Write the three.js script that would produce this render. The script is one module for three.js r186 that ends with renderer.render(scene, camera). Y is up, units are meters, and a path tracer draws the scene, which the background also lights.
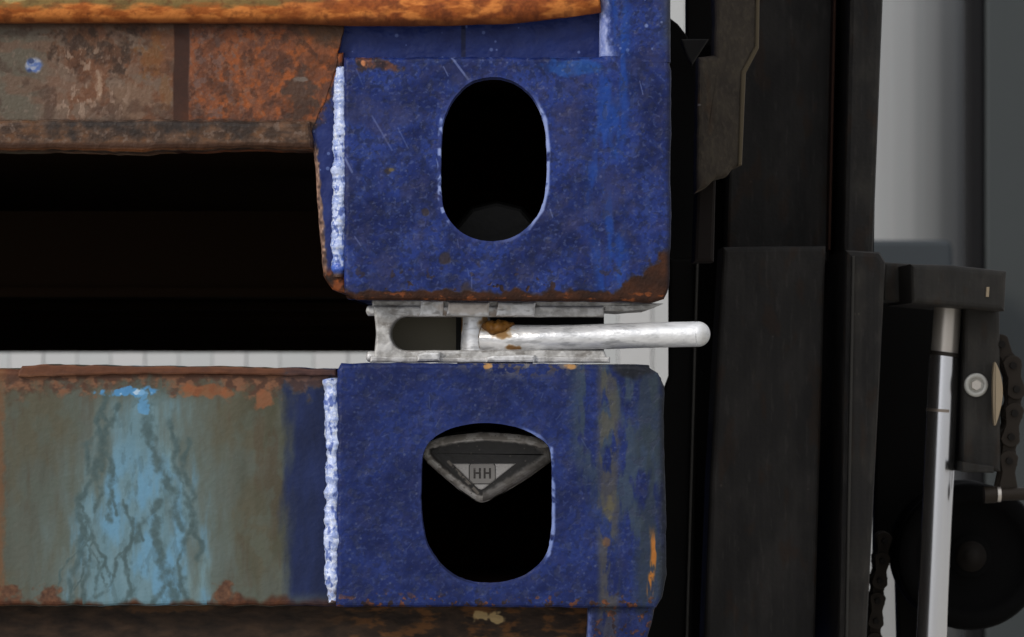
import * as THREE from 'three';
import { mergeGeometries } from 'three/addons/utils/BufferGeometryUtils.js';
import { RoundedBoxGeometry } from 'three/addons/geometries/RoundedBoxGeometry.js';

// ------------------------------------------------------------------ camera, sky, sun, exposure
const S = 0.0005, D = 1.6, HOR = 356, W = 1024, H = 637;   // metres per pixel on the castings' face, camera distance, horizon row
const Y0 = 2.6;                                            // eye height: top of a container standing on the ground
const scene = new THREE.Scene();
const camera = new THREE.PerspectiveCamera(2 * Math.atan(H * S / 2 / D) * 180 / Math.PI, W / H, 0.05, 200);
camera.position.set(0, Y0, D);
camera.lookAt(0, Y0, 0);
camera.setViewOffset(W, H, 0, H / 2 - HOR, W, H);
camera.focus = D; camera.userData.fStop = 32;
camera.updateProjectionMatrix();
const renderer = new THREE.WebGLRenderer({ antialias: true });
renderer.setSize(W, H);
renderer.toneMapping = THREE.LinearToneMapping;
renderer.toneMappingExposure = 0.92;
renderer.shadowMap.enabled = true;

const sunDir = new THREE.Vector3(-0.68, 0.46, 0.62).normalize();
{ // bright overcast sky, a little brighter round the veiled sun
  const w = 256, h = 128, d = new Float32Array(w * h * 4), v = new THREE.Vector3();
  for (let j = 0; j < h; j++) for (let i = 0; i < w; i++) {
    const lat = ((j + 0.5) / h - 0.5) * Math.PI, lon = ((i + 0.5) / w - 0.5) * 2 * Math.PI;
    v.set(Math.cos(lat) * Math.cos(lon), Math.sin(lat), Math.cos(lat) * Math.sin(lon));
    const up = Math.max(0, v.y), c = Math.max(0, v.dot(sunDir));
    const L = v.y < 0 ? 0.35 : (0.62 + 0.22 * up) + 0.9 * Math.pow(c, 5) + 1.4 * Math.pow(c, 24);
    const k = (j * w + i) * 4;
    d[k] = L * 0.98; d[k + 1] = L; d[k + 2] = L * 1.05; d[k + 3] = 1;
  }
  const sky = new THREE.DataTexture(d, w, h, THREE.RGBAFormat, THREE.FloatType);
  sky.mapping = THREE.EquirectangularReflectionMapping; sky.minFilter = sky.magFilter = THREE.LinearFilter; sky.wrapS = THREE.RepeatWrapping;
  sky.needsUpdate = true;
  scene.background = sky; scene.environment = sky; scene.backgroundIntensity = 1; scene.environmentIntensity = 1;
}
const sun = new THREE.DirectionalLight(0xfff3e2, 1.4);
sun.position.copy(sunDir).multiplyScalar(8).add(new THREE.Vector3(0, Y0, 0));
sun.target.position.set(0, Y0, 0);
sun.castShadow = true; sun.shadow.radius = 22; sun.shadow.mapSize.set(2048, 2048);
Object.assign(sun.shadow.camera, { left: -5, right: 5, top: 5, bottom: -5, near: 0.1, far: 30 });
scene.add(sun, sun.target);

// ------------------------------------------------------------------ helpers
const V2 = (x, y) => new THREE.Vector2(x, y), V3 = (x, y, z) => new THREE.Vector3(x, y, z);
const wx = (px, k = 1) => (px - W / 2) * S * k, wy = (py, k = 1) => Y0 + (HOR - py) * S * k;
const at = (px, py, d) => { const k = (D + d) / D; return V3(wx(px, k), wy(py, k), -d); };
const clamp = (x, a = 0, b = 1) => x < a ? a : x > b ? b : x;
const ss = (a, b, x) => { const t = clamp((x - a) / (b - a)); return t * t * (3 - 2 * t); };
const lerp = (a, b, t) => a + (b - a) * t;
const mix = (a, b, t) => [lerp(a[0], b[0], t), lerp(a[1], b[1], t), lerp(a[2], b[2], t)];
const hash = (x, y, s = 0) => { let n = Math.imul(x, 374761393) + Math.imul(y, 668265263) + Math.imul(s, 974711); n = Math.imul(n ^ (n >>> 13), 1274126177); return ((n ^ (n >>> 16)) >>> 0) / 4294967296; };
function vn(x, y, s = 0) {
  const i = Math.floor(x), j = Math.floor(y); let u = x - i, v = y - j; u = u * u * (3 - 2 * u); v = v * v * (3 - 2 * v);
  return lerp(lerp(hash(i, j, s), hash(i + 1, j, s), u), lerp(hash(i, j + 1, s), hash(i + 1, j + 1, s), u), v);
}
const GX = [], GY = []; for (let i = 0; i < 64; i++) { GX.push(Math.cos(i * 0.0981748)); GY.push(Math.sin(i * 0.0981748)); }
function gn(x, y, s) { // gradient noise about 0.5
  const i = Math.floor(x), j = Math.floor(y), fx = x - i, fy = y - j, u = fx * fx * fx * (fx * (fx * 6 - 15) + 10), v = fy * fy * fy * (fy * (fy * 6 - 15) + 10);
  const g = (a, b) => { const h = (hash(i + a, j + b, s) * 64) | 0; return GX[h] * (fx - a) + GY[h] * (fy - b); };
  return 0.5 + 0.85 * lerp(lerp(g(0, 0), g(1, 0), u), lerp(g(0, 1), g(1, 1), u), v);
}
function fbm(x, y, s = 0, o = 4) { let a = 0, w = 0.5, t = 0; x *= 0.66; y *= 0.66; for (let k = 0; k < o; k++) { a += w * (gn(x, y, s + k * 17) - 0.5); t += w; const q = x; x = x * 1.55 - y * 1.28 + 5.1; y = q * 1.28 + y * 1.55 + 1.7; w *= 0.55; } return clamp(0.5 + a / t * 1.25); }
const ridge = (x, y, s, o = 3) => 1 - Math.abs(2 * fbm(x, y, s, o) - 1);
function spots(x, y, s, cell, r) { // soft round specks: 0..1
  const gx = Math.floor(x / cell), gy = Math.floor(y / cell); let m = 0;
  for (let a = -1; a <= 1; a++) for (let b = -1; b <= 1; b++) {
    const i = gx + a, j = gy + b, h = hash(i, j, s); if (h > 0.5) continue;
    const cx = (i + hash(i, j, s + 1)) * cell, cy = (j + hash(i, j, s + 2)) * cell, rr = r * (0.4 + 1.2 * hash(i, j, s + 3));
    m = Math.max(m, 1 - ss(rr * 0.5, rr, Math.hypot(x - cx, y - cy)));
  } return m;
}
const rng = (() => { let a = 12345; return () => { a = (Math.imul(a, 1664525) + 1013904223) >>> 0; return a / 4294967296; }; })();
function seg(x, y, x0, y0, x1, y1, w) { // distance mask of a scratch
  const dx = x1 - x0, dy = y1 - y0, t = clamp(((x - x0) * dx + (y - y0) * dy) / (dx * dx + dy * dy));
  return 1 - ss(w * 0.4, w, Math.hypot(x - x0 - t * dx, y - y0 - t * dy));
}
const blob = (x, y, cx, cy, rx, ry, s, rough = 0.5) => { const n = fbm(x / 9, y / 9, s, 3) - 0.5; return 1 - ss(0.6, 1.1, Math.hypot((x - cx) / rx, (y - cy) / ry) + n * rough * 2); };

// A wear-and-paint surface over a rectangle given in front-plane pixels (0.5 mm each); fn returns { c: sRGB 0..255, r: roughness, h: height 0..1, m: metalness }
function surface(rect, res, fn, opt = {}) {
  const [x0, y0, x1, y1] = rect, w = Math.round((x1 - x0) * res), h = Math.round((y1 - y0) * res);
  const C = new Uint8Array(w * h * 4), B = new Uint8Array(w * h * 4), R = new Uint8Array(w * h * 4);
  for (let j = 0; j < h; j++) for (let i = 0; i < w; i++) {
    const f = fn(x0 + (i + 0.5) / res, y1 - (j + 0.5) / res), k = (j * w + i) * 4;
    for (let q = 0; q < 3; q++) C[k + q] = clamp(f.c[q], 0, 255);
    const b = clamp(f.h ?? 0.5) * 255; B[k] = B[k + 1] = B[k + 2] = b;
    R[k] = 255; R[k + 1] = clamp(f.r ?? 0.6) * 255; R[k + 2] = clamp(f.m ?? 0) * 255;
    C[k + 3] = B[k + 3] = R[k + 3] = 255;
  }
  const T = (d, srgb) => { const t = new THREE.DataTexture(d, w, h); t.wrapS = t.wrapT = THREE.MirroredRepeatWrapping; t.magFilter = THREE.LinearFilter; t.minFilter = THREE.LinearFilter; if (srgb) t.colorSpace = THREE.SRGBColorSpace; t.needsUpdate = true; return t; };
  const rm = T(R);
  const m = new THREE.MeshPhysicalMaterial({ map: T(C, true), bumpMap: T(B), bumpScale: opt.bump ?? 0.0008, roughnessMap: rm, metalnessMap: rm, roughness: 1, metalness: opt.metal ? 1 : 0, specularIntensity: opt.spec ?? 0.5 });
  m.userData.rect = rect; return m;
}
// uv in the plane each face lies in, at true scale
function mapTo(geo, mat) {
  const r = mat.userData.rect; if (!r) return geo;
  if (!geo.attributes.normal) geo.computeVertexNormals();
  const p = geo.attributes.position, n = geo.attributes.normal, uv = new Float32Array(p.count * 2);
  for (let i = 0; i < p.count; i++) {
    const ax = Math.abs(n.getX(i)), ay = Math.abs(n.getY(i)), az = Math.abs(n.getZ(i)), z = p.getZ(i) / S;
    let px = p.getX(i) / S + W / 2, py = HOR - (p.getY(i) - Y0) / S;
    if (ax > az * 1.6 && ax >= ay) px += z * Math.sign(n.getX(i)) * -1; else if (ay > az * 1.6) py += z * Math.sign(n.getY(i)) * -1;
    uv[2 * i] = (px - r[0]) / (r[2] - r[0]); uv[2 * i + 1] = (r[3] - py) / (r[3] - r[1]);
  }
  geo.setAttribute('uv', new THREE.BufferAttribute(uv, 2)); return geo;
}
const used = {};
const numbered = (n) => { const c = used[n] = (used[n] ?? -1) + 1; return c ? n + '_' + String(c).padStart(3, '0') : n; };
function thing(name, label, category, group) {
  const o = new THREE.Group(); o.name = numbered(name); o.userData = { label, category }; if (group) o.userData.group = group; scene.add(o); return o;
}
const clean = (g) => { g = g.index ? g.toNonIndexed() : g; for (const k of Object.keys(g.attributes)) if (!['position', 'normal', 'uv'].includes(k)) g.deleteAttribute(k); if (!g.attributes.uv) g.setAttribute('uv', new THREE.BufferAttribute(new Float32Array(g.attributes.position.count * 2), 2)); g.clearGroups?.(); return g; };
function part(name, geos, mat, parent, label) {
  geos = (Array.isArray(geos) ? geos : [geos]).map(clean);
  const g = geos.length > 1 ? mergeGeometries(geos) : geos[0]; g.clearGroups();
  mapTo(g, mat);
  const m = new THREE.Mesh(g, mat); m.name = name; m.castShadow = m.receiveShadow = true; if (label) m.userData.label = label; parent.add(m); return m;
}
// outline with small unevenness: pts in pixels
function uneven(pts, amp, step, seed) {
  const out = [];
  for (let i = 0; i < pts.length; i++) {
    const a = pts[i], b = pts[(i + 1) % pts.length], L = Math.hypot(b[0] - a[0], b[1] - a[1]), n = Math.max(1, Math.round(L / step)), nx = -(b[1] - a[1]) / L, ny = (b[0] - a[0]) / L;
    for (let k = 0; k < n; k++) { const t = k / n, q = (fbm((a[0] + (b[0] - a[0]) * t) / 14, (a[1] + (b[1] - a[1]) * t) / 14, seed, 3) - 0.5) * 2 * amp * (k ? 1 : 0.3); out.push([a[0] + (b[0] - a[0]) * t + nx * q, a[1] + (b[1] - a[1]) * t + ny * q]); }
  } return out;
}
const spline = (pts, n) => new THREE.CatmullRomCurve3(pts.map((p) => V3(p[0], p[1], 0)), true, 'centripetal').getPoints(n).slice(0, -1).map((p) => [p.x, p.y]);
// a plate cut to an outline (pixels as seen at depth d), front face at depth d, with bevelled edges
function plate(pts, d, thick, o = {}) {
  const k = (D + d) / D, b = o.bevel ?? 0.001, to = (l) => l.map(([x, y]) => V2(wx(x, k), wy(y, k)));
  const src = o.amp ? uneven(pts, o.amp, o.step ?? 7, o.seed ?? 1) : pts;
  const sh = new THREE.Shape(to(src));
  for (const h of o.holes ?? []) sh.holes.push(new THREE.Path(to(h)));
  const g = new THREE.ExtrudeGeometry(sh, { depth: Math.max(1e-4, thick - 2 * b), bevelEnabled: b > 0, bevelThickness: b, bevelSize: b, bevelOffset: -b, bevelSegments: o.seg ?? 2, steps: 1 });
  g.translate(0, 0, -d - thick + b); return g;
}
const rect = (x0, y0, x1, y1) => [[x0, y0], [x1, y0], [x1, y1], [x0, y1]];
function rbox(x0, y0, x1, y1, z0, z1, r = 0.001) { // front-plane pixels, z in metres
  const g = new RoundedBoxGeometry((x1 - x0) * S, (y1 - y0) * S, Math.abs(z1 - z0), 2, r); g.translate(wx((x0 + x1) / 2), wy((y0 + y1) / 2), (z0 + z1) / 2); return g;
}
// a rod or bead along a path with a varying radius
function rope(points, rad, around = 14, along = 60, flat = 1) {
  const c = new THREE.CatmullRomCurve3(points), pos = [], idx = [], N = V3(), B = V3();
  for (let i = 0; i <= along; i++) {
    const t = i / along, p = c.getPointAt(t), T = c.getTangentAt(t);
    N.set(0, 0, 1).addScaledVector(T, -T.z).normalize(); B.crossVectors(T, N);
    for (let j = 0; j < around; j++) { const a = j / around * 2 * Math.PI, r = rad(t, a); pos.push(p.x + B.x * Math.cos(a) * r + N.x * Math.sin(a) * r * flat, p.y + B.y * Math.cos(a) * r + N.y * Math.sin(a) * r * flat, p.z + B.z * Math.cos(a) * r + N.z * Math.sin(a) * r * flat); }
  }
  for (let i = 0; i < along; i++) for (let j = 0; j < around; j++) { const a = i * around + j, b = i * around + (j + 1) % around, e = a + around, f = b + around; idx.push(a, b, e, b, f, e); }
  const n0 = pos.length / 3, p0 = c.getPointAt(0), p1 = c.getPointAt(1); pos.push(p0.x, p0.y, p0.z, p1.x, p1.y, p1.z);
  for (let j = 0; j < around; j++) { idx.push(n0, (j + 1) % around, j); idx.push(n0 + 1, along * around + j, along * around + (j + 1) % around); }
  const g = new THREE.BufferGeometry(); g.setAttribute('position', new THREE.Float32BufferAttribute(pos, 3)); g.setIndex(idx); g.computeVertexNormals(); return g;
}
function cyl(a, b, r0, r1 = r0, n = 32) { // a, b: Vector3
  const L = a.distanceTo(b), g = new THREE.CylinderGeometry(r1, r0, L, n, 1); g.translate(0, L / 2, 0);
  g.applyQuaternion(new THREE.Quaternion().setFromUnitVectors(V3(0, 1, 0), b.clone().sub(a).normalize())); g.translate(a.x, a.y, a.z); return g;
}
const flatMat = (c, r, m = 0, spec = 0.5) => new THREE.MeshPhysicalMaterial({ color: new THREE.Color().setRGB(...c.map((v) => Math.pow(v / 255, 2.2))), roughness: r, metalness: m, specularIntensity: spec });

// ------------------------------------------------------------------ paint, rust and metal
const rustC = (x, y, s) => { const a = fbm(x / 11, y / 11, s, 4), b = fbm(x / 3.2, y / 3.2, s + 9, 3); let c = mix([46, 27, 18], [128, 68, 34], ss(0.32, 0.68, a)); c = mix(c, [172, 92, 40], ss(0.58, 0.8, b) * 0.7); return mix(c, [28, 18, 14], ss(0.56, 0.75, fbm(x / 6, y / 6, s + 4, 3)) * 0.6); };
const blueC = (x, y, s) => {
  const a = fbm(x / 38, y / 38, s, 4), b = fbm(x / 9, y / 9, s + 3, 4), c = fbm(x / 2.4, y / 2.4, s + 5, 2), e = fbm(x / 20, y / 14, s + 23, 4);
  let col = mix([12, 26, 76], [32, 52, 120], ss(0.3, 0.68, a)); col = mix(col, [54, 70, 124], ss(0.52, 0.76, b) * 0.45); col = mix(col, [20, 36, 96], ss(0.52, 0.74, e) * 0.6);
  col = mix(col, [20, 28, 62], ss(0.54, 0.72, fbm(x / 6, y / 6, s + 41, 3)) * 0.55);
  col = mix(col, [46, 46, 88], ss(0.58, 0.74, fbm(x / 13, y / 13, s + 43, 4)) * 0.4);
  return mix(mix(col, [24, 32, 66], ss(0.5, 0.85, c) * 0.35), [92, 102, 142], ss(0.64, 0.78, fbm(x / 3.5, y / 3, s + 33, 3)) * 0.4);
};
const peel = (x, y, s) => 0.5 + (fbm(x / 20, y / 20, s + 7, 2) - 0.5) * 0.95 + (fbm(x / 8, y / 8, s, 3) - 0.5) * 0.42 + (fbm(x / 2.6, y / 2.6, s + 2, 2) - 0.5) * 0.06;
// distance to a closed outline, in pixels, and the direction out of its middle
function rimDist(x, y, L) { let m = 1e9; for (let i = 0; i < L.length; i++) { const a = L[i], b = L[(i + 1) % L.length], dx = b[0] - a[0], dy = b[1] - a[1], t = clamp(((x - a[0]) * dx + (y - a[1]) * dy) / (dx * dx + dy * dy)); m = Math.min(m, Math.hypot(x - a[0] - t * dx, y - a[1] - t * dy)); } return m; }

const HU = [[490, 77], [515, 82], [533, 97], [544, 120], [547, 150], [546, 188], [541, 209], [528, 227], [510, 238], [490, 241], [470, 237], [455, 227], [445, 213], [441, 198], [441, 140], [443, 120], [452, 100], [467, 84]];
const HL = [[484, 423], [515, 427], [538, 437], [550, 449], [552, 480], [552, 530], [548, 553], [535, 570], [515, 581], [487, 585], [460, 580], [441, 566], [427, 545], [422, 520], [421, 480], [422, 457], [430, 441], [447, 430], [465, 425]];
const scr = []; for (let i = 0; i < 12; i++) { const x = 350 + rng() * 300, y = 65 + rng() * 220, a = 0.7 + rng() * 0.9, l = 5 + rng() * 18; scr.push([x, y, x + Math.cos(a) * l, y + Math.sin(a) * l, 0.6 + rng() * 0.5, 0.25 + rng() * 0.4]); }
scr.push([452, 58, 468, 79, 1.6, 0.8], [345, 158, 352, 172, 1.6, 0.7], [372, 116, 392, 150, 1.3, 0.45], [398, 128, 408, 148, 1.0, 0.4]);
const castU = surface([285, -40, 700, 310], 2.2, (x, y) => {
  let c = blueC(x, y, 3), h = peel(x, y, 7), r = 0.28 + 0.3 * fbm(x / 9, y / 9, 19, 3);
  const st = (1 - ss(9, 24, Math.abs(x - 610 - 6 * Math.sin(y / 40)))) * ss(0.35, 0.65, fbm(x / 10, y / 50, 31, 3)); c = mix(c, [22, 66, 148], st * 0.75);
  c = mix(c, [30, 84, 160], blob(x, y, 575, 68, 34, 9, 40) * 0.6);
  const brown = ss(0.55, 0.74, fbm(x / 30, y / 30, 61, 4)); c = mix(c, [50, 52, 92], brown * 0.5);
  for (const q of scr) if (Math.abs(x - q[0]) < 40 && Math.abs(y - q[1]) < 40) c = mix(c, [120, 132, 176], seg(x, y, ...q) * q[5] * 0.8);
  const cl = ss(0.48, 0.62, fbm(x / 34, y / 34, 73, 3)), sp = spots(x, y, 71, 11, 1.2) * cl; c = mix(c, [120, 124, 156], sp * 0.35);
  const sp2 = ss(0.64, 0.74, fbm(x / 6, y / 6, 81, 3)); c = mix(c, [52, 52, 74], sp2 * 0.35); h -= sp2 * 0.1;
  for (const [a, b, e] of [[426, 212, 5], [445, 259, 6.5], [388, 171, 4], [467, 292, 9]]) { const m = blob(x, y, a, b, e, e, 90); c = mix(c, [50, 40, 42], m * 0.8); h -= m * 0.12; }
  c = mix(c, [112, 96, 60], blob(x, y, 391, 170, 4, 3, 91) * 0.8);
  let ru = blob(x, y, 378, 64, 26, 7, 95, 0.8); ru = Math.max(ru, blob(x, y, 362, 62, 9, 6, 97) );
  c = mix(c, mix(rustC(x, y, 101), [52, 44, 52], 0.35), ru * 0.85);
  c = mix(c, [214, 138, 88], blob(x, y, 363, 63, 3.2, 4, 98) * 0.8);
  const edge = ss(-1.5, 2.5, y - 290.5 + (fbm(x / 12, y / 12, 110, 3) - 0.5) * 11);
  const cor = ss(-4, 5, (x - 600) * 0.62 + (y - 250) - 52 * 1.0 + (x - 640) * 0.25 + 7 + (fbm(x / 14, y / 14, 115, 4) - 0.5) * 36) * ss(596, 612, x) * ss(244, 256, y);
  const rr = Math.max(edge, cor, ss(0.70, 0.76, fbm(x / 8, y / 8, 120, 3)) * ss(250, 300, y));
  c = mix(c, mix(mix([38, 23, 17], [70, 40, 24], fbm(x / 12, y / 9, 131, 3)), [142, 76, 36], ss(0.6, 0.78, fbm(x / 9, y / 4, 132, 4)) * 0.7 * ss(284, 297, y)), rr); r = lerp(r, 0.85, rr); h = lerp(h, 0.25 + fbm(x / 3, y / 3, 133, 3) * 0.5, rr);
  if (x > 425 && x < 562 && y > 60 && y < 256) { // light caught on the rim of the slot, painted in pale blue
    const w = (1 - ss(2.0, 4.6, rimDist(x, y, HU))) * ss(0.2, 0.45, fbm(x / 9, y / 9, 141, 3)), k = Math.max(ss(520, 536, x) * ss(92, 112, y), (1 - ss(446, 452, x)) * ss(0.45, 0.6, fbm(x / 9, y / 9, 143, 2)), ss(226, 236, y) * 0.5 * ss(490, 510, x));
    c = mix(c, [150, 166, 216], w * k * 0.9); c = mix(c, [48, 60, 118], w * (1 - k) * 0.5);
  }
  if (y < 56) { const w = (1 - ss(605, 612 + (y > 36 ? (y - 36) * 0.5 : 0), x + (fbm(x / 4, y / 6, 145, 3) - 0.5) * 8)); c = mix(c, mix([96, 112, 178], [186, 196, 234], fbm(x / 3, y / 4, 147, 2)), w * 0.9); }  // left-facing post edge coloured pale for the light on it
  c = mix(c, [126, 142, 190], spots(x, y, 149, 13, 1.6) * (1 - ss(40, 66, y)) * 0.7);
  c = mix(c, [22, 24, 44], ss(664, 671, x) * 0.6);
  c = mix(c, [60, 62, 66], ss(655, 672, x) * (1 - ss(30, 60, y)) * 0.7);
  return { c, r, h };
}, { bump: 0.0009, spec: 0.5 });

const scrL = []; for (let i = 0; i < 18; i++) { const x = 345 + rng() * 240, y = 372 + rng() * 220, a = rng() * 3.1, l = 3 + rng() * 10; scrL.push([x, y, x + Math.cos(a) * l, y + Math.sin(a) * l, 0.7, 0.3]); }
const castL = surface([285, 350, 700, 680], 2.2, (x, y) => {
  let c = blueC(x, y, 203), h = peel(x, y, 207), r = 0.26 + 0.3 * fbm(x / 9, y / 9, 219, 3);
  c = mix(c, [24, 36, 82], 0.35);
  for (const q of scrL) if (Math.abs(x - q[0]) < 20 && Math.abs(y - q[1]) < 20) c = mix(c, [110, 120, 150], seg(x, y, ...q) * q[5]);
  const cl = ss(0.46, 0.62, fbm(x / 30, y / 30, 273, 3)), sp = spots(x, y, 271, 11, 1.2) * cl; c = mix(c, [120, 122, 136], sp * 0.35);
  // green-brown run stains on the right
  const ox = fbm(x / 12, y / 40, 281, 4), g1 = ss(0.42, 0.62, ox) * ss(562, 582, x) * (1 - ss(430, 520, y - (x - 580) * 1.5));
  c = mix(c, [56, 70, 80], g1 * 0.75);
  const g2 = (1 - ss(5, 15, Math.abs(x - 606 - 5 * fbm(x / 9, y / 25, 5)))) * ss(0.35, 0.55, fbm(x / 8, y / 26, 283, 4)); c = mix(c, [84, 78, 62], g2 * 0.65);
  const g3 = ss(628, 642, x) * ss(0.36, 0.6, fbm(x / 15, y / 50, 285, 4)); c = mix(c, [42, 52, 60], g3 * 0.75);
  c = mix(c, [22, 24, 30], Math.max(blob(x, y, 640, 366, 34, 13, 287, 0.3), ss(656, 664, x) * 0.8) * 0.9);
  const o1 = (1 - ss(1.5, 4.5, Math.abs(x - 652 - 2 * Math.sin(y / 14)))) * ss(522, 545, y) * (1 - ss(590, 600, y)) * ss(0.3, 0.5, fbm(x / 3, y / 12, 289, 2)); c = mix(c, [172, 106, 42], o1 * 0.9);
  c = mix(c, [110, 76, 44], blob(x, y, 606, 542, 5, 9, 291) * 0.7);
  c = mix(c, [104, 96, 60], blob(x, y, 609, 508, 6, 12, 292) * 0.5);
  // chips along the top edge
  const ch = ss(0.50, 0.62, fbm(x / 8, y / 6, 293, 4)) * (1 - ss(368, 386, y + Math.abs(x - 525) * 0.14)) * ss(440, 470, x); c = mix(c, mix([128, 122, 116], [74, 62, 56], vn(x / 5, y / 5, 8)), ch * 0.85);
  c = mix(c, [190, 140, 80], Math.max(blob(x, y, 488, 366, 5, 3, 295), blob(x, y, 571, 366, 7, 4, 296)) * 0.85);
  const m1 = ss(0.62, 0.72, fbm(x / 7, y / 7, 297, 3)); c = mix(c, [50, 54, 76], m1 * 0.35); h -= m1 * 0.1;
  c = mix(c, rustC(x, y, 299), ss(0.62, 0.68, fbm(x / 6, y / 6, 301, 3)) * ss(585, 606, y) * 0.8);
  if (x > 405 && x < 568 && y > 408 && y < 600) {  // lit right and upper edge of the opening painted pale
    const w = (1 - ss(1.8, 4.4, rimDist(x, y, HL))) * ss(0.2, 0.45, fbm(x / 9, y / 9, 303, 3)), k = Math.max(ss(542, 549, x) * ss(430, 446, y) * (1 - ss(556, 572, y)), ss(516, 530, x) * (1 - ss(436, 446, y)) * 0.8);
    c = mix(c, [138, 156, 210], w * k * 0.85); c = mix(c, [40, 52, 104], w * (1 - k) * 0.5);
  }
  c = mix(c, mix([80, 98, 168], [176, 190, 230], fbm(x / 3, y / 4, 305, 2)), (1 - ss(589, 593, x + (fbm(x / 4, y / 5, 307, 3) - 0.5) * 4)) * ss(606, 612, y) * 0.85);  // side light on the lower post's left edge, painted in
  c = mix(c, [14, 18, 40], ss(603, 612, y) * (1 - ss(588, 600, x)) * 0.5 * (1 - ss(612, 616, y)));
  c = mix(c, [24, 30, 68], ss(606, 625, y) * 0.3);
  return { c, r, h };
}, { bump: 0.0009, spec: 0.5 });

const beadM = surface([310, 50, 350, 620], 3, (x, y) => {
  const a = fbm(x / 7, y / 8, 311, 3), b = fbm(x / 2.5, y / 3, 313, 3);
  let c = mix([146, 164, 214], [188, 201, 236], ss(0.3, 0.6, a)); c = mix(c, [230, 236, 248], ss(0.52, 0.72, b) * 0.75); c = mix(c, [58, 80, 156], ss(0.58, 0.74, fbm(x / 5, y / 9, 317, 3)) * 0.75);  // lavender to near-white colour stands in for light the weld catches
  if (y < 320) { const u = ss(240, 262, y) * ss(0.38, 0.6, fbm(x / 7, y / 8, 315, 3)); c = mix(c, [50, 84, 180], u * 0.8); c = mix(c, [70, 46, 34], ss(270, 276, y)); }
  c = mix(c, [60, 40, 34], ss(586, 602, y) * ss(0.45, 0.6, a));
  return { c, r: 0.34, h: 0.3 + b * 0.5 };
}, { bump: 0.0007, spec: 0.8 });

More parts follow.
